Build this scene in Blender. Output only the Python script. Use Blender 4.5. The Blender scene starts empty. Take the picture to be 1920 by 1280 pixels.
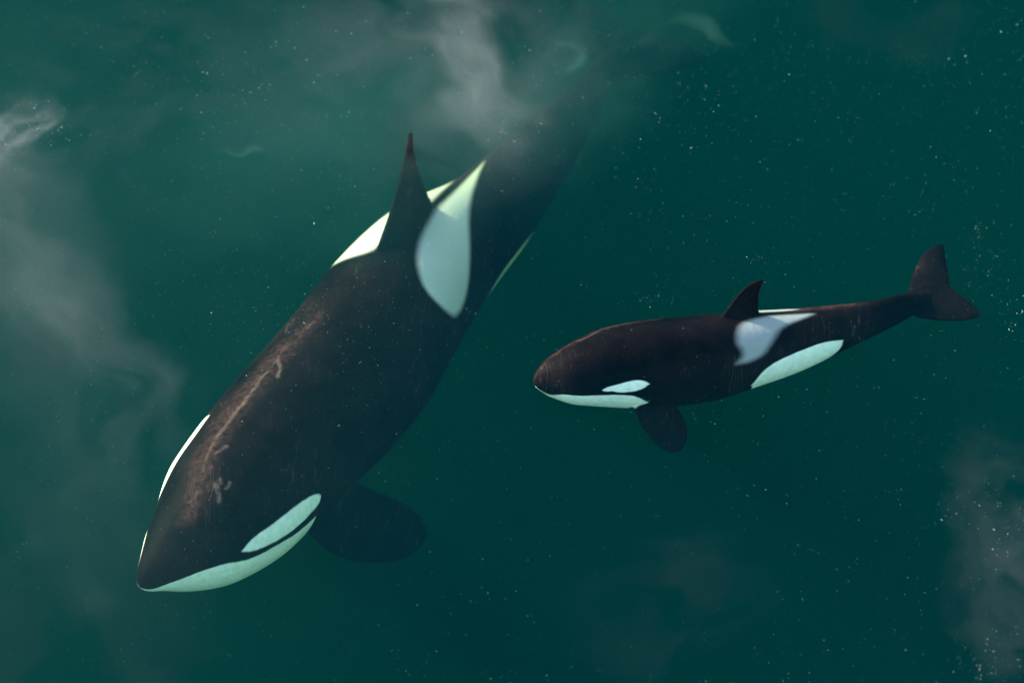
import bpy, bmesh, math, random
import numpy as np
from mathutils import Vector, Matrix

C = bpy.context.scene.collection
random.seed(7)
rng = np.random.default_rng(11)
sc = bpy.context.scene

# ------------------------------------------------------------------ camera
TILT = math.radians(40)            # the drone's camera, 40 degrees off straight down
DIST = 22.0                        # metres to the water in the middle of the picture
FW = 1920 / 267.0                  # metres of water across the frame
EYE = Vector((0, -DIST * math.sin(TILT), DIST * math.cos(TILT)))
cam = bpy.data.cameras.new('camera')
cam.sensor_width = 36
cam.lens = 36 * DIST / FW
cam.clip_start = 0.1
cam.clip_end = 2000
cam.dof.use_dof = True
cam.dof.focus_distance = DIST + .1
cam.dof.aperture_fstop = .55
co = bpy.data.objects.new('camera', cam)
C.objects.link(co)
co.location = EYE
co.rotation_euler = (TILT, 0, 0)
sc.camera = co

# ------------------------------------------------------------------ sky, sun, exposure
SUN_EL = math.radians(22)
SUN_AZ = math.radians(150)         # direction towards the sun in the ground plane, from +x: up and left in the picture
w = bpy.data.worlds.new('World')
sc.world = w
w.use_nodes = True
nt = w.node_tree
sky = nt.nodes.new('ShaderNodeTexSky')
sky.sky_type = 'NISHITA'
sky.sun_disc = False
sky.sun_elevation = SUN_EL
sky.sun_rotation = math.pi / 2 - SUN_AZ
nt.links.new(sky.outputs[0], nt.nodes['Background'].inputs[0])
nt.nodes['Background'].inputs[1].default_value = 0.15
sun = bpy.data.lights.new('sun', 'SUN')
sun.energy = 3.2
sun.angle = math.radians(4)     # the ripples spread the sun's beam under water
sun.color = (1.0, 0.90, 0.80)
so = bpy.data.objects.new('sun', sun)
C.objects.link(so)
sd = Vector((math.cos(SUN_EL) * math.cos(SUN_AZ), math.cos(SUN_EL) * math.sin(SUN_AZ), math.sin(SUN_EL)))
so.rotation_euler = sd.to_track_quat('Z', 'Y').to_euler()
so.location = sd * 30
sc.view_settings.view_transform = 'Standard'
sc.view_settings.look = 'None'
sc.view_settings.exposure = 2.22
sc.view_settings.gamma = 1
sc.render.engine = 'CYCLES'
sc.cycles.use_denoising = True
sc.cycles.volume_bounces = 3
sc.cycles.max_bounces = 6
sc.cycles.diffuse_bounces = 2
sc.cycles.glossy_bounces = 2
sc.cycles.transparent_max_bounces = 24
sc.cycles.volume_step_rate = 2.0
sc.cycles.volume_max_steps = 64

# ------------------------------------------------------------------ pixel helpers (photo pixels, 1920 wide)
MW = Matrix.Translation(EYE) @ Matrix.Rotation(TILT, 4, 'X')
def ray(u, v):
    d = Vector(((u - 960) / 1920 * 36 / cam.lens, (640 - v) / 1920 * 36 / cam.lens, -1))
    return EYE, (MW.to_3x3() @ d).normalized()
def at(u, v, z):
    """the point at height z seen at photo pixel u, v"""
    o, d = ray(u, v)
    return o + d * ((z - o.z) / d.z)
def on_plane(u, v, p, n):
    o, d = ray(u, v)
    return o + d * ((p - o).dot(n) / d.dot(n))

def pchip(xs, ys, x):
    xs = np.asarray(xs, float); ys = np.asarray(ys, float)
    if ys.ndim == 1:
        ys = ys[:, None]; flat = True
    else:
        flat = False
    h = np.diff(xs)[:, None]; dl = np.diff(ys, axis=0) / h
    m = np.zeros_like(ys)
    m[0] = dl[0]; m[-1] = dl[-1]
    for i in range(1, len(xs) - 1):
        if flat:
            a, b = dl[i - 1], dl[i]
            w1 = 2 * h[i] + h[i - 1]; w2 = h[i] + 2 * h[i - 1]
            with np.errstate(divide='ignore', invalid='ignore'):
                mm = (w1 + w2) / (w1 / a + w2 / b)
            m[i] = np.where(a * b > 0, mm, 0)
        else:
            m[i] = (dl[i - 1] * h[i] + dl[i] * h[i - 1]) / (h[i] + h[i - 1])
    x = np.clip(np.asarray(x, float), xs[0], xs[-1])
    k = np.clip(np.searchsorted(xs, x) - 1, 0, len(xs) - 2)
    t = ((x - xs[k]) / (xs[k + 1] - xs[k]))[..., None]
    hh = (xs[k + 1] - xs[k])[..., None]
    r = ((2 * t**3 - 3 * t**2 + 1) * ys[k] + (t**3 - 2 * t**2 + t) * hh * m[k]
         + (-2 * t**3 + 3 * t**2) * ys[k + 1] + (t**3 - t**2) * hh * m[k + 1])
    return r[..., 0] if flat else r

def poly_sdf(P, poly):
    """signed distance, positive inside"""
    poly = np.asarray(poly, float)
    n = len(poly)
    d = np.full(len(P), 1e9); inside = np.zeros(len(P), bool)
    for i in range(n):
        a = poly[i]; b = poly[(i + 1) % n]
        ab = b - a
        t = np.clip(((P - a) @ ab) / (ab @ ab + 1e-12), 0, 1)
        d = np.minimum(d, np.linalg.norm(P - (a + t[:, None] * ab), axis=1))
        cond = ((a[1] > P[:, 1]) != (b[1] > P[:, 1]))
        with np.errstate(divide='ignore', invalid='ignore'):
            xi = (b[0] - a[0]) * (P[:, 1] - a[1]) / (b[1] - a[1]) + a[0]
        inside ^= cond & (P[:, 0] < xi)
    return np.where(inside, d, -d)
def smooth_poly(pts, n=2):
    """Chaikin corner cutting; a point written with a third value 1 stays a corner"""
    pts = [tuple(p) + ((0,) if len(p) == 2 else ()) for p in pts]
    for _ in range(n):
        out = []
        m = len(pts)
        for i in range(m):
            a, b = pts[i], pts[(i + 1) % m]
            if a[2]: out.append(a)
            else: out.append((a[0] * .75 + b[0] * .25, a[1] * .75 + b[1] * .25, 0))
            if not b[2]: out.append((a[0] * .25 + b[0] * .75, a[1] * .25 + b[1] * .75, 0))
        pts = out
    return [p[:2] for p in pts]
def line_dist(P, pts):
    pts = np.asarray(pts, float)
    d = np.full(len(P), 1e9)
    for a, b in zip(pts[:-1], pts[1:]):
        ab = b - a
        t = np.clip(((P - a) @ ab) / (ab @ ab + 1e-12), 0, 1)
        d = np.minimum(d, np.linalg.norm(P - (a + t[:, None] * ab), axis=1))
    return d

# ------------------------------------------------------------------ materials
def N(nt, kind, **kw):
    n = nt.nodes.new(kind)
    for k, v in kw.items():
        if k.startswith('i_'):
            n.inputs[k[2:]].default_value = v
        else:
            setattr(n, k, v)
    return n

def water_material():
    m = bpy.data.materials.new('green_sea_water'); m.use_nodes = True
    nt = m.node_tree; nt.nodes.clear()
    out = N(nt, 'ShaderNodeOutputMaterial')
    sa = (0.195, 0.118, 0.245)              # absorbed per metre
    ss = (0.0001, 0.0078, 0.0143)           # scattered per metre
    ab = N(nt, 'ShaderNodeVolumeAbsorption'); d = 0.5
    ab.inputs['Density'].default_value = d
    ab.inputs['Color'].default_value = tuple(1 - x / d for x in sa) + (1,)
    vs = N(nt, 'ShaderNodeVolumeScatter'); d = 0.1
    vs.inputs['Density'].default_value = d
    vs.inputs['Color'].default_value = tuple(x / d for x in ss) + (1,)
    vs.inputs['Anisotropy'].default_value = 0.0
    add = N(nt, 'ShaderNodeAddShader')
    nt.links.new(ab.outputs[0], add.inputs[0]); nt.links.new(vs.outputs[0], add.inputs[1])
    nt.links.new(add.outputs[0], out.inputs['Volume'])
    return m

def skin_material(name, grey, soft, scar_glint_col):
    m = bpy.data.materials.new(name); m.use_nodes = True
    nt = m.node_tree; L = nt.links.new
    b = nt.nodes['Principled BSDF']
    geo = N(nt, 'ShaderNodeTexCoord')
    n1 = N(nt, 'ShaderNodeTexNoise', i_Scale=1.6, i_Detail=6.0, i_Roughness=.6)
    n2 = N(nt, 'ShaderNodeTexNoise', i_Scale=22.0, i_Detail=4.0, i_Roughness=.6)
    L(geo.outputs['Object'], n1.inputs['Vector']); L(geo.outputs['Object'], n2.inputs['Vector'])
    r1 = N(nt, 'ShaderNodeValToRGB')
    r1.color_ramp.elements[0].position = .35; r1.color_ramp.elements[0].color = (0.0006, 0.0009, 0.0020, 1)
    r1.color_ramp.elements[1].position = .70; r1.color_ramp.elements[1].color = (0.0105, 0.0056, 0.0064, 1)
    L(n1.outputs['Fac'], r1.inputs[0])
    col = r1.outputs[0]
    def attr(nm):
        a = N(nt, 'ShaderNodeAttribute', attribute_name=nm); return a.outputs['Fac']
    def mask(src, lo, hi, jit=.012):
        j = N(nt, 'ShaderNodeMath', operation='MULTIPLY_ADD'); L(n2.outputs['Fac'], j.inputs[0])
        j.inputs[1].default_value = jit; L(src, j.inputs[2])
        mr = N(nt, 'ShaderNodeMapRange', interpolation_type='SMOOTHSTEP')
        L(j.outputs[0], mr.inputs['Value'])
        mr.inputs['From Min'].default_value = lo + jit / 2; mr.inputs['From Max'].default_value = hi + jit / 2
        return mr.outputs[0]
    def mix(fac, a, bcol):
        x = N(nt, 'ShaderNodeMix', data_type='RGBA')
        L(fac, x.inputs['Factor']); L(a, x.inputs['A'])
        if isinstance(bcol, tuple): x.inputs['B'].default_value = bcol
        else: L(bcol, x.inputs['B'])
        return x.outputs['Result']
    # fine mottling, and rake marks: thin pale lines, a few to the metre
    n4 = N(nt, 'ShaderNodeTexNoise', i_Scale=55.0, i_Detail=3.0, i_Roughness=.7); L(geo.outputs['Object'], n4.inputs['Vector'])
    m4 = N(nt, 'ShaderNodeMapRange'); L(n4.outputs['Fac'], m4.inputs['Value'])
    m4.inputs['From Min'].default_value = .57; m4.inputs['From Max'].default_value = .75; m4.inputs['To Max'].default_value = .4
    col = mix(m4.outputs[0], col, (0.021, 0.012, 0.0125, 1))
    mp = N(nt, 'ShaderNodeMapping'); L(geo.outputs['Object'], mp.inputs['Vector'])
    mp.inputs['Rotation'].default_value = (0, 0, math.radians(38)); mp.inputs['Scale'].default_value = (9, .9, .9)
    n5 = N(nt, 'ShaderNodeTexNoise', i_Scale=2.2, i_Detail=1.5, i_Roughness=.5, i_Distortion=.4); L(mp.outputs[0], n5.inputs['Vector'])
    sb = N(nt, 'ShaderNodeMath', operation='SUBTRACT'); L(n5.outputs['Fac'], sb.inputs[0]); sb.inputs[1].default_value = .5
    ab_ = N(nt, 'ShaderNodeMath', operation='ABSOLUTE'); L(sb.outputs[0], ab_.inputs[0])
    m5 = N(nt, 'ShaderNodeMapRange'); L(ab_.outputs[0], m5.inputs['Value'])
    m5.inputs['From Min'].default_value = .012; m5.inputs['From Max'].default_value = .0; m5.inputs['To Max'].default_value = .5
    m6 = N(nt, 'ShaderNodeMapRange'); L(n1.outputs['Fac'], m6.inputs['Value'])
    m6.inputs['From Min'].default_value = .5; m6.inputs['From Max'].default_value = .62
    m7 = N(nt, 'ShaderNodeMath', operation='MULTIPLY'); L(m5.outputs[0], m7.inputs[0]); L(m6.outputs[0], m7.inputs[1])
    col = mix(m7.outputs[0], col, (0.10, 0.065, 0.065, 1))
    # scarring and wear along the back, with ridge light, glint and sheen painted in
    sdist = mask(attr('scar_glint'), -.014, .018, .03)
    n3 = N(nt, 'ShaderNodeTexNoise', i_Scale=17.0, i_Detail=5.0)
    L(geo.outputs['Object'], n3.inputs['Vector'])
    mr = N(nt, 'ShaderNodeMapRange'); L(n3.outputs['Fac'], mr.inputs['Value'])
    mr.inputs['From Min'].default_value = .34; mr.inputs['From Max'].default_value = .64
    mr.inputs['To Min'].default_value = .08; mr.inputs['To Max'].default_value = .36
    mu = N(nt, 'ShaderNodeMath', operation='MULTIPLY'); L(sdist, mu.inputs[0]); L(mr.outputs[0], mu.inputs[1])
    col = mix(mu.outputs[0], col, scar_glint_col)
    worn_sheen = mask(attr('worn_sheen'), -.12, .06, .1)
    mr2 = N(nt, 'ShaderNodeMapRange'); L(n2.outputs['Fac'], mr2.inputs['Value'])
    mr2.inputs['From Min'].default_value = .3; mr2.inputs['From Max'].default_value = .75
    mr2.inputs['To Max'].default_value = .6
    mu2 = N(nt, 'ShaderNodeMath', operation='MULTIPLY'); L(worn_sheen, mu2.inputs[0]); L(mr2.outputs[0], mu2.inputs[1])
    col = mix(mu2.outputs[0], col, (0.085, 0.04, 0.038, 1))
    gr = N(nt, 'ShaderNodeValToRGB')
    gr.color_ramp.elements[0].position = .3; gr.color_ramp.elements[0].color = tuple(g * .86 for g in grey) + (1,)
    gr.color_ramp.elements[1].position = .7; gr.color_ramp.elements[1].color = tuple(grey) + (1,)
    L(n1.outputs['Fac'], gr.inputs[0])
    a_s = attr('saddle')
    col = mix(mask(a_s, -soft, soft), col, gr.outputs[0])
    wr = N(nt, 'ShaderNodeValToRGB')
    wr.color_ramp.elements[0].position = .3; wr.color_ramp.elements[0].color = (.68, .72, .66, 1)
    wr.color_ramp.elements[1].position = .65; wr.color_ramp.elements[1].color = (.84, .86, .80, 1)
    L(n2.outputs['Fac'], wr.inputs[0])
    col = mix(mask(attr('white'), -.011, .009), col, wr.outputs[0])
    L(col, b.inputs['Base Color'])
    b.inputs['Roughness'].default_value = .5
    b.inputs['IOR'].default_value = 1.05
    bp = N(nt, 'ShaderNodeBump', i_Strength=.4, i_Distance=.012)
    L(n2.outputs['Fac'], bp.inputs['Height']); L(bp.outputs[0], b.inputs['Normal'])
    return m

# ------------------------------------------------------------------ the whales
class Whale:
    """stations: (u, v, z, radius in photo pixels); roll = degrees the back leans away from straight up"""
    def __init__(s, stations, prof, roll):
        pts = np.array([at(u, v, z + .12)[:] for u, v, z, r in stations])
        rad = np.array([r / 267.0 for *_, r in stations])
        q = np.concatenate([[0], np.cumsum(np.linalg.norm(np.diff(pts, axis=0), axis=1))])
        tt = np.linspace(0, q[-1], 801)
        cc = pchip(q, pts, tt)
        L = np.concatenate([[0], np.cumsum(np.linalg.norm(np.diff(cc, axis=0), axis=1))])
        s.len = L[-1]
        s.S = np.linspace(0, s.len, 801)
        s.P = np.stack([np.interp(s.S, L, cc[:, k]) for k in range(3)], 1)
        s.stS = np.interp(q, tt, L)
        s.R = pchip(s.stS[1:], rad[1:], s.S)
        s1 = s.stS[1]
        k = s.S < s1
        s.R[k] = rad[1] * (np.clip(s.S[k] / s1, 0, 1)) ** .55
        T = np.gradient(s.P, axis=0); T /= np.linalg.norm(T, axis=1)[:, None]
        for _ in range(30): T = np.concatenate([T[:1], (T[:-2] + T[1:-1] * 2 + T[2:]) / 4, T[-1:]])
        T /= np.linalg.norm(T, axis=1)[:, None]
        s.T = T
        up = np.array([0, 0, 1.0])
        U = up - T * (T @ up)[:, None]; U /= np.linalg.norm(U, axis=1)[:, None]
        A = np.cross(T, U)                       # side that faces the camera (T runs nose to tail)
        f = s.S / s.len
        rr = np.radians(np.interp(f, [p[0] for p in roll], [p[1] for p in roll]))[:, None]
        s.U = U * np.cos(rr) - A * np.sin(rr)
        s.A = A * np.cos(rr) + U * np.sin(rr)
        s.prof = prof
    def k(s, f):
        x = [p[0] for p in s.prof]
        return [pchip(x, [p[i] for p in s.prof], f) for i in (1, 2, 3)]   # side, top, bottom factors
    def frame(s, S):
        g = lambda M: np.stack([np.interp(S, s.S, M[:, i]) for i in range(3)], -1)
        return g(s.P), g(s.T), g(s.U), g(s.A), np.interp(S, s.S, s.R)
    def surf(s, S, th):
        """th = 0 on the back's ridge, positive towards the camera side, pi on the belly"""
        P, T, U, A, R = s.frame(S)
        ka, kt, kb = s.k(S / s.len)
        c, n = np.cos(th), np.sin(th)
        kv = np.where(c > 0, kt, kb)
        return P + U * (R * kv * c)[..., None] + A * (R * ka * n)[..., None]
    def solve(s, X):
        """points -> arc length, angle, radius ratio"""
        out = np.zeros(len(X))
        for i in range(0, len(X), 4000):
            d = ((X[i:i + 4000, None, :] - s.P[None, ::4]) ** 2).sum(-1)
            out[i:i + 4000] = s.S[::4][d.argmin(1)]
        for _ in range(6):
            P, T, U, A, R = s.frame(out)
            out = np.clip(out + .7 * ((X - P) * T).sum(1), 0, s.len)
        P, T, U, A, R = s.frame(out)
        D = X - P
        ka, kt, kb = s.k(out / s.len)
        c = (D * U).sum(1); n = (D * A).sum(1)
        kv = np.where(c > 0, kt, kb)
        cc = c / np.maximum(R * kv, 1e-4); nn = n / np.maximum(R * ka, 1e-4)
        return out, np.arctan2(nn, cc), np.hypot(cc, nn)

def body_bm(wh, bm, ns=220, nt_=72):
    S = wh.len * (np.linspace(0.0, 1, ns) ** 1.0)
    S[1:12] = wh.len * np.array([.0004, .0012, .0025, .004, .0062, .009, .013, .018, .024, .031, .039])
    S[12:] = np.linspace(.046, 1, ns - 12) * wh.len
    th = np.linspace(-math.pi, math.pi, nt_, endpoint=False)
    rings = []
    tip = bm.verts.new(wh.P[0]); 
    for a in S[1:]:
        X = wh.surf(np.full(nt_, a), th)
        rings.append([bm.verts.new(p) for p in X])
    for j in range(nt_):
        bm.faces.new((tip, rings[0][(j + 1) % nt_], rings[0][j]))
    for A_, B_ in zip(rings[:-1], rings[1:]):
        for j in range(nt_):
            bm.faces.new((A_[j], A_[(j + 1) % nt_], B_[(j + 1) % nt_], B_[j]))
    bm.faces.new(rings[-1][::-1])

def fin_bm(bm, secs, nrm, na=28):
    """secs: (leading point, trailing point, thickness); nrm: the fin's flat side"""
    rings = []
    for lead, trail, th in secs:
        lead = Vector(lead); trail = Vector(trail); ch = trail - lead
        ring = []
        for j in range(na):
            a = 2 * math.pi * j / na
            x = .5 - .5 * math.cos(a)
            yy = math.sin(a) * (1 - .45 * x) * .62
            ring.append(bm.verts.new(lead + ch * x + nrm * (yy * th)))
        rings.append(ring)
    for A_, B_ in zip(rings[:-1], rings[1:]):
        for j in range(na):
            bm.faces.new((A_[j], A_[(j + 1) % na], B_[(j + 1) % na], B_[j]))
    bm.faces.new(rings[0][::-1]); bm.faces.new(rings[-1])

def fin_sections(leading, trailing, thick, n=22):
    """dense sections between a leading and a trailing outline with the same number of points"""
    x = np.linspace(0, 1, len(leading)); xx = np.linspace(0, 1, n)
    a = pchip(x, np.array([p[:] for p in leading]), xx)
    b = pchip(x, np.array([p[:] for p in trailing]), xx)
    t = pchip(x, thick, xx)
    return [(a[i], b[i], t[i]) for i in range(n)]

def finish_whale(name, bm, wh, voxel, paint, mat, label, cat, smooth=4):
    bmesh.ops.recalc_face_normals(bm, faces=bm.faces)
    me = bpy.data.meshes.new(name); bm.to_mesh(me); bm.free()
    o = bpy.data.objects.new(name, me); C.objects.link(o)
    md = o.modifiers.new('r', 'REMESH'); md.mode = 'VOXEL'; md.voxel_size = voxel; md.use_smooth_shade = True
    sm = o.modifiers.new('s', 'SMOOTH'); sm.iterations = smooth; sm.factor = .5
    dg = bpy.context.evaluated_depsgraph_get()
    me2 = bpy.data.meshes.new_from_object(o.evaluated_get(dg))
    o.modifiers.clear(); o.data = me2; bpy.data.meshes.remove(me)
    me2.name = name
    for p in me2.polygons: p.use_smooth = True
    X = np.zeros(len(me2.vertices) * 3); me2.vertices.foreach_get('co', X); X = X.reshape(-1, 3)
    S, th, rho = wh.solve(X)
    for k, v in paint(S, th, rho, X).items():
        at_ = me2.attributes.new(k, 'FLOAT', 'POINT'); at_.data.foreach_set('value', v.astype(np.float32))
    me2.materials.clear(); me2.materials.append(mat)
    # put the origin at the animal's middle
    c = Vector(X.mean(0)); me2.transform(Matrix.Translation(-c)); o.location = c
    o['label'] = label; o['category'] = cat; o['group'] = 'orcas swimming just under the surface'
    return o

def blade(wh, f0, px, nrm):
    """photo pixels laid on the plane through the spine at f0 with normal nrm"""
    p = Vector(wh.frame(np.array(f0 * wh.len))[0])
    return [on_plane(u, v, p, nrm) for u, v in px]

# ---- adult
adult = Whale(
    [(261, 1100, -1.02, 0), (285, 1079, -1.02, 35), (322, 1050, -1.03, 71), (381, 1003, -1.06, 112), (437, 943, -1.10, 140), (494, 876, -1.16, 149),
     (552, 811, -1.22, 155), (618, 743, -1.30, 160), (674, 676, -1.36, 161), (724, 600, -1.43, 155), (808, 495, -1.56, 138), (898, 420, -1.72, 107),
     (969, 344, -1.97, 88), (1035, 265, -2.35, 70), (1094, 190, -2.8, 50), (1136, 128, -3.15, 32), (1166, 85, -3.45, 20)],
    [(0, 1, 1, 1), (.12, 1.0, .95, .92), (.3, 1, 1.0, 1.0), (.6, .98, 1.02, 1.0), (.8, .9, 1.1, 1.1), (.93, .7, 1.1, 1.1), (1, .9, .6, .6)],
    [(0, -6), (.2, -5), (.42, 6), (.6, 8), (1, 8)])
# ---- calf
calf = Whale(
    [(1003, 722, -.62, 0), (1010, 718, -.62, 18), (1032, 711, -.63, 39), (1080, 702, -.64, 64), (1150, 689, -.66, 81), (1230, 682, -.68, 86),
     (1320, 672, -.70, 84), (1400, 656, -.71, 75), (1480, 640, -.72, 63), (1560, 618, -.72, 48), (1640, 595, -.72, 35),
     (1700, 573, -.72, 27), (1745, 555, -.72, 15)],
    [(0, 1, 1, 1), (.12, 1.0, .95, .92), (.3, 1, 1.0, 1.0), (.6, .98, 1.02, 1.0), (.8, .85, 1.05, 1.05), (.93, .7, 1.1, 1.1), (1, .9, .6, .6)],
    [(0, 26), (.7, 22), (.9, 8), (1, 0)])

def seg(wh, f):
    P, T, U, A, R = wh.frame(np.array(f * wh.len))
    return Vector(P), Vector(T), Vector(U), Vector(A), float(R)

def dorsal(wh, bm, f, lead_px, trail_px, thick):
    P, T, U, A, R = seg(wh, f)
    nrm = T.cross(U).normalized()
    le = [on_plane(u, v, P, nrm) for u, v in lead_px]; tr = [on_plane(u, v, P, nrm) for u, v in trail_px]
    fin_bm(bm, fin_sections(le, tr, thick), nrm)

def pectoral(wh, bm, f, droop, lead_px, trail_px, thick, mirror_droop):
    P, T, U, A, R = seg(wh, f)
    d = (A * math.cos(droop) - U * math.sin(droop)).normalized()
    nrm = T.cross(d).normalized()
    O = P + A * R * .75 * math.cos(.6) - U * R * .6
    le = [on_plane(u, v, O, nrm) for u, v in lead_px]; tr = [on_plane(u, v, O, nrm) for u, v in trail_px]
    fin_bm(bm, fin_sections(le, tr, thick), nrm)
    # the far one, the same outline on the other side of the body
    O2 = P - A * R * .75 * math.cos(.6) - U * R * .6
    d2 = (-A * math.cos(mirror_droop) - U * math.sin(mirror_droop)).normalized()
    cv = lambda p: O2 + T * (p - O).dot(T) + d2 * (p - O).dot(d)
    fin_bm(bm, fin_sections([cv(p) for p in le], [cv(p) for p in tr], thick), T.cross(d2).normalized())

# ---- markings, in (metres from the nose along the spine, angle round the body x 0.5 m); mirrored to both sides
def marks(S, th, near, far, flip=None):
    """signed distance to the union of outlines on the camera side (near) and on the far side (far)"""
    out = np.full(len(S), -1.0)
    for sgn, polys in ((1, near), (-1, far)):
        for pl in polys:
            Q = np.stack([S, sgn * th * .5], 1)
            # belly outlines may run past the keel, ridge outlines past the back
            for off in (0, 2 * math.pi * .5, -2 * math.pi * .5):
                out = np.maximum(out, poly_sdf(Q + np.array([0, off]), smooth_poly(pl)))
    return out
CH = [(-.05, .95, 1), (.063, .77), (.129, .67), (.29, .575), (.489, .590), (.581, .657), (.681, .70), (.837, .722), (1.03, .765), (1.235, .79, 1),
      (1.17, .93), (1.10, 1.15), (1.6, 1.38), (2.2, 1.47), (2.2, 1.8, 1), (-.05, 1.8, 1)]
FL = [(3.98, 1.15), (4.06, 1.03), (4.20, .95), (4.42, .90), (4.60, .90), (4.85, .93), (5.05, 1.0), (5.3, 1.2, 1), (5.1, 1.32), (4.6, 1.38),
      (5.0, 1.8, 1), (2.1, 1.8, 1), (2.1, 1.47), (3.2, 1.42), (3.9, 1.36)]
ADULT_EYE = [(.60, .556, 1), (.681, .503), (.835, .520), (1.012, .528), (1.141, .558), (1.26, .60), (1.305, .645, 1), (1.272, .695), (1.128, .700), (.959, .690), (.798, .668), (.66, .62)]
ADULT_EYE_FAR = [(.56, .74, 1), (.68, .60), (.79, .548), (.88, .517), (1.025, .490), (1.2, .480), (1.38, .490, 1), (1.40, .56), (1.3, .66), (1.0, .72), (.7, .78)]
ADULT_WHITE = [ADULT_EYE, CH, FL]
CH_FAR = [(-.05, .95, 1), (.063, .77), (.129, .63), (.29, .60), (.345, .70), (.42, .90), (.85, .98), (1.235, 1.0, 1),
      (1.17, 1.05), (1.10, 1.15), (1.6, 1.38), (2.2, 1.47), (2.2, 1.8, 1), (-.05, 1.8, 1)]
ADULT_WHITE_FAR = [ADULT_EYE_FAR, CH_FAR, FL]
ADULT_SADDLE = [[(3.426, .178), (3.628, .122), (3.839, .094), (4.061, .045), (4.308, .0), (4.67, -.12), (4.877, -.16), (5.15, -.21, 1), (4.65, -.01), (4.374, .143),
                 (4.054, .352), (3.817, .515), (3.64, .605), (3.5, .65), (3.33, .64), (3.23, .52), (3.19, .372), (3.26, .266)]]
ADULT_SADDLE_FAR = [[(3.46, .09), (3.8, .06), (4.0, .05), (4.16, .065), (4.35, .13), (4.55, .22), (4.72, .32, 1), (4.5, .36), (4.3, .42), (3.9, .55), (3.5, .62), (3.31, .5), (3.28, .3), (3.33, .15)]]
ADULT_SCAR_GLINT = [(.004, [(2.151, -.210), (2.12, -.235), (2.1, -.269), (2.0, -.262), (1.95, -.25), (1.88, -.24)]),  # the long line paints light caught along the ridge
              (.006, [(1.95, -.25), (1.827, -.240), (1.75, -.25), (1.681, -.242)]), (.012, [(1.681, -.242), (1.507, -.233), (1.4, -.228)]),
              (.013, [(1.42, -.235), (1.275, -.229), (1.16, -.238), (1.051, -.234)]), (.006, [(1.051, -.234), (.952, -.217), (.87, -.195), (.801, -.171)]),
              (.008, [(1.95, -.25), (1.86, -.17), (1.78, -.15)]), (.008, [(.96, -.16), (1.04, -.12)]),
              (.010, [(.80, -.02), (.775, .01)]), (.016, [(.745, -.03), (.735, .01), (.70, .05), (.675, .085)]), (.008, [(.76, .06), (.79, .075), (.81, .06)]),
              (.006, [(.64, -.12), (.60, -.10), (.55, -.13)]), (.004, [(2.45, -.2), (2.35, -.22)])]
ADULT_WORN_SHEEN = [(.05, [(2.1, -.27), (1.7, -.27), (1.3, -.26), (1.0, -.24), (.8, -.2), (.6, -.1), (.5, -.05)]), (.0, [(2.5, -.2), (2.1, -.25)]), (.0, [(4.55, -.24), (4.9, -.27), (5.4, -.30)])]  # the line over the head also paints the skin's brownish sheen
CALF_CH = [(-.03, 1.2, 1), (.006, 1.36), (.029, 1.40), (.081, 1.25), (.12, 1.06), (.187, .955), (.361, .940), (.511, .934), (.68, .943), (.75, .99), (.81, 1.065, 1),
           (.75, 1.14), (.68, 1.22), (.66, 1.33), (1.1, 1.45), (1.2, 1.8, 1), (-.03, 1.8, 1)]
CALF_EYE = [(.425, .842, 1), (.46, .80), (.51, .785), (.57, .765), (.628, .745), (.70, .730), (.762, .737), (.805, .779, 1), (.763, .835), (.70, .87), (.653, .884), (.554, .893), (.50, .865), (.45, .87)]
CALF_FL = [(1.545, 1.085, 1), (1.60, .93), (1.65, .85), (1.726, .786), (1.80, .755), (1.896, .720), (2.068, .70), (2.18, .735), (2.28, .80, 1), (2.27, .95), (2.22, 1.12),
           (2.10, 1.35), (1.95, 1.8, 1), (1.1, 1.8, 1), (1.1, 1.45), (1.4, 1.4), (1.56, 1.3), (1.57, 1.2)]
CALF_WHITE = [CALF_EYE, CALF_CH, CALF_FL]
CALF_SADDLE = [[(1.474, .358), (1.500, .27), (1.530, .2), (1.598, .130), (1.73, .078), (1.86, .075), (1.96, .085), (2.14, .13), (2.02, .20), (1.88, .27), (1.80, .34), (1.75, .44),
                (1.69, .55), (1.63, .65), (1.52, .69), (1.43, .67, 1), (1.49, .60), (1.485, .50), (1.46, .449)]]
CALF_SADDLE_FAR = [[(1.62, .06), (1.74, .062), (1.85, .055), (1.97, .060), (2.05, .09), (1.9, .25), (1.75, .4), (1.6, .6), (1.48, .6), (1.5, .4)]]
CALF_HEAD_GLINT = [(.006, [(.355, -.10), (.39, -.085), (.42, -.09)]), (.004, [(.44, -.075), (.52, -.105)])]  # glint on the calf's head, painted as pale lines
CALF_WORN = [(.07, [(2.0, -.10), (2.15, -.09), (2.40, -.06)]), (.02, [(.05, -.1), (.2, -.1), (.9, -.2)])]

def mark_lines(S, th, lines, default=1.0):
    Q = np.stack([S, th * .5], 1)
    d = np.full(len(S), default)
    for width, ln in lines:
        d = np.minimum(d, line_dist(Q, ln) - width)
    return -d

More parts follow.
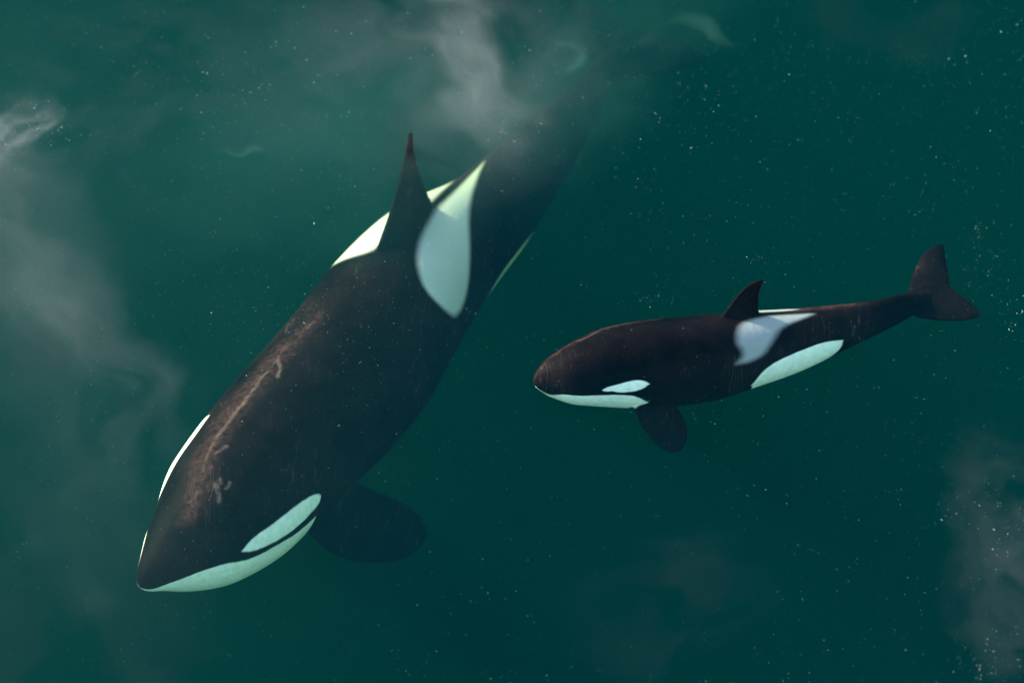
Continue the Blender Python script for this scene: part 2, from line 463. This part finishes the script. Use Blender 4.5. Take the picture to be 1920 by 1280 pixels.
def paint_adult(S, th, rho, X):
    on = rho < 1.12
    wmk = marks(S, th, ADULT_WHITE, ADULT_WHITE_FAR)
    sd_ = marks(S, th, ADULT_SADDLE, ADULT_SADDLE_FAR)
    off = np.where(on, 0, -1.0)
    return {'white': np.minimum(wmk, 1) + off, 'saddle': sd_ + off,
            'scar_glint': mark_lines(S, th, ADULT_SCAR_GLINT), 'worn_sheen': mark_lines(S, th, ADULT_WORN_SHEEN)}
def paint_calf(S, th, rho, X):
    off = np.where(rho < 1.12, 0, -1.0)
    return {'white': marks(S, th, CALF_WHITE, CALF_WHITE) + off, 'saddle': marks(S, th, CALF_SADDLE, CALF_SADDLE_FAR) + off,
            'scar_glint': mark_lines(S, th, CALF_HEAD_GLINT), 'worn_sheen': mark_lines(S, th, CALF_WORN)}

skin_a = skin_material('adult_orca_skin', (.50, .51, .49), .034, (.34, .24, .23, 1))
skin_c = skin_material('young_orca_skin', (.26, .28, .285), .045, (.45, .33, .31, 1))
UP = Vector((0, 0, 1))

def fluke(wh, bm, f, far_lead, far_trail, near_lead, near_trail, thick):
    P, T, U, A, R = seg(wh, f)
    nrm = (UP - T * T.z).normalized()
    for a, b in ((far_lead, far_trail), (near_lead, near_trail)):
        le = [on_plane(u, v, P, nrm) for u, v in a]; tr = [on_plane(u, v, P, nrm) for u, v in b]
        fin_bm(bm, fin_sections(le, tr, thick), nrm)

bm = bmesh.new()
body_bm(adult, bm)
dorsal(adult, bm, .5,
       [(640, 612), (672, 560), (693, 508), (716, 445), (736, 385), (749, 335), (761, 290), (768, 247)],
       [(870, 500), (838, 430), (815, 388), (803, 362), (790, 330), (780, 295), (775, 265), (773, 247)],
       [.20, .17, .12, .085, .065, .05, .04, .034])
pectoral(adult, bm, .27, math.radians(74),
         [(560, 960), (585, 1005), (625, 1040), (680, 1056), (740, 1054), (780, 1035), (800, 1005)],
         [(640, 860), (660, 895), (700, 915), (742, 932), (776, 952), (796, 975), (802, 998)],
         [.13, .11, .09, .07, .055, .045, .035], math.radians(78))
fluke(adult, bm, .975,
      [(1120, 150), (1098, 90), (1075, 40), (1050, 0), (1022, -28)], [(1185, 95), (1165, 35), (1120, 0), (1070, -22), (1024, -32)],
      [(1130, 150), (1185, 148), (1240, 140), (1290, 128), (1330, 112)], [(1172, 55), (1225, 62), (1265, 70), (1300, 88), (1332, 108)],
      [.12, .09, .06, .045, .035])
adult_o = finish_whale('orca', bm, adult, .0165, paint_adult, skin_a,
    'large adult orca with tall dorsal fin and scarred back, tail fading into the murk', 'orca')

bm = bmesh.new()
body_bm(calf, bm)
dorsal(calf, bm, .46,
       [(1310, 625), (1345, 600), (1362, 580), (1377, 560), (1392, 543), (1409, 530), (1430, 523)],
       [(1440, 640), (1430, 605), (1424, 584), (1423, 568), (1424, 552), (1428, 538), (1433, 525)],
       [.09, .075, .055, .042, .034, .027, .018])
pectoral(calf, bm, .29, math.radians(62),
         [(1170, 735), (1186, 762), (1198, 790), (1213, 815), (1232, 836), (1254, 848), (1268, 849)],
         [(1245, 715), (1258, 745), (1270, 762), (1282, 780), (1290, 805), (1288, 830), (1276, 845)],
         [.06, .055, .045, .038, .03, .024, .018], math.radians(78))
fluke(calf, bm, .97,
      [(1700, 580), (1706, 530), (1722, 490), (1742, 466), (1760, 458), (1768, 458)], [(1774, 562), (1781, 528), (1778, 505), (1775, 486), (1772, 470), (1770, 460)],
      [(1690, 555), (1712, 591), (1748, 600), (1782, 602), (1815, 600), (1838, 592)], [(1772, 525), (1796, 547), (1812, 558), (1826, 571), (1836, 583), (1840, 590)],
      [.07, .05, .035, .028, .022, .016])
calf_o = finish_whale('orca', bm, calf, .009, paint_calf, skin_c,
    'smaller young orca with short curved dorsal fin, swimming right of the large one', 'orca')

# ------------------------------------------------------------------ the water
def box(name, lo, hi, mat, kind, label=None):
    bm = bmesh.new(); bmesh.ops.create_cube(bm, size=1)
    c = [(a + b) / 2 for a, b in zip(lo, hi)]; s = [b - a for a, b in zip(lo, hi)]
    for v in bm.verts: v.co = Vector((v.co.x * s[0], v.co.y * s[1], v.co.z * s[2]))
    me = bpy.data.meshes.new(name); bm.to_mesh(me); bm.free(); me.materials.append(mat)
    o = bpy.data.objects.new(name, me); o.location = c; C.objects.link(o); o['kind'] = kind
    if label: o['label'] = label; o['category'] = 'water'
    return o
box('water', (-120, -120, -40), (120, 120, 0), water_material(), 'structure')

# ------------------------------------------------------------------ drifting clouds of fine bubbles, some standing in for sky sheen on the water:
# one closed sheet each, thick where the cloud is dense and thinning to nothing, filled with an even pale volume
def lattice(seed):
    g = np.random.default_rng(seed).random((64, 64))
    def f(x, y):
        xi = np.floor(x).astype(int); yi = np.floor(y).astype(int)
        fx = x - xi; fy = y - yi
        fx = fx * fx * fx * (fx * (fx * 6 - 15) + 10); fy = fy * fy * fy * (fy * (fy * 6 - 15) + 10)
        a = g[xi % 64, yi % 64]; b = g[(xi + 1) % 64, yi % 64]; c = g[xi % 64, (yi + 1) % 64]; d = g[(xi + 1) % 64, (yi + 1) % 64]
        return (a * (1 - fx) + b * fx) * (1 - fy) + (c * (1 - fx) + d * fx) * fy
    return f
def fbm(x, y, seed, octaves=6, rough=.55):
    out = 0; amp = 1; tot = 0
    for k in range(octaves):
        a = .7 * k + seed
        xr = x * math.cos(a) - y * math.sin(a); yr = x * math.sin(a) + y * math.cos(a)
        out = out + amp * lattice(seed * 17 + k)(xr * 2 ** k + 31.7 * k, yr * 2 ** k + 11.3 * k)
        tot += amp; amp *= rough
    return out / tot
def sstep(a, b, x):
    t = np.clip((x - a) / (b - a), 0, 1); return t * t * (3 - 2 * t)

def cloud_sheet(name, ztop, strokes, density, col, x0=-5.2, x1=5.2, y0=-6.2, y1=6.2, step=.02):
    nx = int((x1 - x0) / step); ny = int((y1 - y0) / step)
    gx, gy = np.meshgrid(np.linspace(x0, x1, nx), np.linspace(y0, y1, ny), indexing='ij')
    w1 = fbm(gx * .9, gy * .9, 3, 4) - .5; w2 = fbm(gx * .9 + 40, gy * .9, 5, 4) - .5
    T = np.zeros_like(gx)
    for (u, v, lx, ly, ang, amp, seed, fine, stretch, lo, hi) in strokes:
        c = at(u, v, ztop); a = math.radians(ang)
        dx = gx - c.x + w1 * .9; dy = gy - c.y + w2 * .9
        p = dx * math.cos(a) + dy * math.sin(a); q = -dx * math.sin(a) + dy * math.cos(a)
        r = np.sqrt((p / lx) ** 2 + (q / ly) ** 2)
        fall = sstep(1.0, .0, r)
        n = fbm(p * fine * stretch + seed, q * fine + seed, int(seed * 3) + 1, 6, .58)
        T += amp * fall * sstep(lo, hi, n)
    T = np.where(T < .0012, 0, T - .0012)
    keep = (T[:-1, :-1] + T[1:, :-1] + T[:-1, 1:] + T[1:, 1:]) > 0
    idx = np.arange(nx * ny).reshape(nx, ny)
    f = np.stack([idx[:-1, :-1][keep], idx[1:, :-1][keep], idx[1:, 1:][keep], idx[:-1, 1:][keep]], 1)
    used = np.unique(f); remap = -np.ones(nx * ny, int); remap[used] = np.arange(len(used))
    X = gx.ravel()[used]; Y = gy.ravel()[used]; Z = T.ravel()[used]; f = remap[f]; n = len(used)
    top = np.stack([X, Y, np.full(n, ztop)], 1); bot = np.stack([X, Y, ztop - Z - 1e-4], 1)
    V = np.concatenate([top, bot])
    # close the rim: edges used by one face only
    e = np.concatenate([f[:, [0, 1]], f[:, [1, 2]], f[:, [2, 3]], f[:, [3, 0]]])
    key = np.sort(e, 1); kk = key[:, 0].astype(np.int64) * n + key[:, 1]
    uq, first, cnt = np.unique(kk, return_index=True, return_counts=True)
    rim = e[first[cnt == 1]]
    F = np.concatenate([f, f[:, ::-1] + n, np.stack([rim[:, 1], rim[:, 0], rim[:, 0] + n, rim[:, 1] + n], 1)])
    me = bpy.data.meshes.new(name); me.from_pydata(V.tolist(), [], F.tolist())
    m = bpy.data.materials.new('pale_haze'); m.use_nodes = True
    nt = m.node_tree; nt.nodes.clear()
    out = N(nt, 'ShaderNodeOutputMaterial'); vs = N(nt, 'ShaderNodeVolumeScatter')
    vs.inputs['Density'].default_value = density; vs.inputs['Color'].default_value = col + (1,); vs.inputs['Anisotropy'].default_value = .1
    nt.links.new(vs.outputs[0], out.inputs['Volume'])
    me.materials.append(m)
    o = bpy.data.objects.new(name, me); C.objects.link(o); o['kind'] = 'stuff'
    return o

#      u,    v,   lx,  ly, angle, thick, seed, fine, stretch, lo, hi
cloud_sheet('haze_cloud', -.015, [  # mauve haze of bubbles, partly painting the sky's sheen on the surface
    (780,   30, 1.7, 1.3, -48, .020, 1.2, 2.2, .50, .15, .85),
    (830,   80, 1.3, .60, -52, .024, 1.9, 2.2, .40, .28, .75),
    (880,  170, 1.1, .45, -56, .026, 2.4, 3.4, .35, .25, .80),
    (690,  200, 2.2, 1.0, -35, .009, 3.0, 1.8, .60, .10, .95),
    (48,   215, .40, .28,  80, .120, 4.4, 4.0, .40, .36, .80),
    (45,   300, .95, .60, -80, .016, 4.7, 3.0, .40, .20, .90),
    (40,   430, 1.9, .80, -75, .0085, 4.9, 2.4, .35, .15, .90),
    (30,   560, 2.1, 1.1, -68, .0085, 5.1, 2.2, .35, .15, .90),
    (170,  620, 2.2, .45, -52, .014, 6.2, 3.2, .20, .20, .85),
    (260,  800, 1.0, .42,  70, .014, 6.9, 2.6, .35, .20, .90),
    (40,  1080, 2.8, 2.0, -60, .008, 7.7, 1.8, .45, .05, 1.0),
    (905,  200, 1.0, .50,  50, .018, 8.3, 2.4, .45, .15, .85),
    (1040,  90, 1.3, .75,  60, .009, 9.6, 3.0, .40, .20, .85),
    (1960, 1110, .90, 2.0,  8, .014, 10.5, 2.6, .80, .15, .90),
    (1260, 1160, 2.1, 1.7, 30, .0040, 41.5, 3.0, .80, -.3, 1.3),
    (1590,  20, 1.9, 1.0, -20, .0040, 42.5, 3.0, .60, -.3, 1.3),
    (260,  140, 2.8, 2.4,  0, .0045, 14.5, 4.5, .70, .15, .90),
], 2.0, (.72, .71, .75))
cloud_sheet('haze_cloud', -.20, [
    (60,   350, 4.4, 6.5,  0, .07, 20.0, .30, 1.0, .05, .60),  # broad sheet added to make the water lighter towards the left
    (660,  240, 2.2, 1.6,  0, .09, 21.0, .50, 1.0, .0, .65),
    (1090,  120, 2.0, 1.0, 50, .075, 22.0, .80, 1.0, .05, .60),
], .22, (.30, .92, .85), step=.04)
cloud_sheet('haze_cloud', -.13, [          # pale green streaks stirred up over the tail
    (1285,  88, .42, .10, -22, .014, 31.0, 3.0, .40, .10, .80),
    (1092,  75, .30, .07, -60, .016, 32.0, 3.0, .40, .05, .80),
    (1100, 115, .24, .06,  68, .018, 33.0, 3.0, .40, .05, .80),
    (1230, 130, .50, .16,  15, .006, 34.0, 3.0, .40, .10, .80),
    (480,  272, .12, .03,   0, .014, 35.0, 3.0, .40, .00, .70),
    (690,  165, .10, .03, -55, .014, 36.0, 3.0, .40, .00, .70),
], 2.0, (.40, .92, .72))

# ------------------------------------------------------------------ specks: tiny bubbles and plankton in the top of the water
def specks(name, spots, label_mat, kind='stuff'):
    """one mesh of many tiny eight-sided drops and flakes"""
    base = np.array([(1, 0, 0), (-1, 0, 0), (0, 1, 0), (0, -1, 0), (0, 0, 1), (0, 0, -1)], float)
    fc = np.array([(0, 2, 4), (2, 1, 4), (1, 3, 4), (3, 0, 4), (2, 0, 5), (1, 2, 5), (3, 1, 5), (0, 3, 5)])
    n = len(spots)
    V = np.zeros((n, 6, 3)); F = np.zeros((n, 8, 3), int)
    for i, (p, r, el) in enumerate(spots):
        a = rng.uniform(0, math.pi); c, s = math.cos(a), math.sin(a)
        b = base * np.array([r * el, r, r * .7])
        b = np.stack([b[:, 0] * c - b[:, 1] * s, b[:, 0] * s + b[:, 1] * c, b[:, 2]], 1)
        V[i] = b + np.array(p[:]); F[i] = fc + i * 6
    me = bpy.data.meshes.new(name); me.from_pydata(V.reshape(-1, 3).tolist(), [], F.reshape(-1, 3).tolist())
    for p in me.polygons: p.use_smooth = True
    me.materials.append(label_mat)
    o = bpy.data.objects.new(name, me); C.objects.link(o); o['kind'] = kind
    return o
sm_ = bpy.data.materials.new('pale_bubble_speck'); sm_.use_nodes = True
b_ = sm_.node_tree.nodes['Principled BSDF']
nz = N(sm_.node_tree, 'ShaderNodeTexNoise', i_Scale=3.0, i_Detail=2.0); tc_ = N(sm_.node_tree, 'ShaderNodeTexCoord')
cr = N(sm_.node_tree, 'ShaderNodeValToRGB'); cr.color_ramp.elements[0].position = .4; cr.color_ramp.elements[0].color = (.05, .09, .08, 1)
cr.color_ramp.elements[1].position = .6; cr.color_ramp.elements[1].color = (.18, .30, .27, 1)
sm_.node_tree.links.new(tc_.outputs['Object'], nz.inputs[0]); sm_.node_tree.links.new(nz.outputs[0], cr.inputs[0])
sm_.node_tree.links.new(cr.outputs[0], b_.inputs['Base Color']); b_.inputs['Roughness'].default_value = .35
spots = []
for _ in range(12000):
    u, v = rng.uniform(-60, 1980), rng.uniform(-60, 1340)
    if rng.uniform() > (.35 + .65 * max(0, 1 - v / 900)): continue
    spots.append((at(u, v, -rng.uniform(.03, .9)), .0011 + .0012 * rng.random() ** 3, rng.uniform(1, 3.0)))
for cu, cv, ru, rv, n in ((1850, 510, 45, 75, 90), (1830, 430, 8, 20, 16), (1890, 590, 25, 35, 30), (1850, 1240, 60, 50, 70), (1880, 950, 60, 90, 60), (1420, 485, 14, 6, 14),
                          (80, 240, 60, 50, 120), (1860, 100, 130, 140, 120), (1200, 150, 260, 160, 200), (440, 130, 260, 130, 300), (950, 250, 60, 70, 60),
                          (1230, 560, 50, 12, 20), (690, 160, 12, 12, 8), (640, 620, 120, 70, 40), (1800, 960, 60, 40, 20), (600, 470, 260, 250, 160)):
    for _ in range(n):
        spots.append((at(cu + rng.normal() * ru * .6, cv + rng.normal() * rv * .6, -rng.uniform(.03, .35)), .0013 + .0036 * rng.random() ** 6, rng.uniform(1, 3.2)))
specks('bubble_specks', spots, sm_)
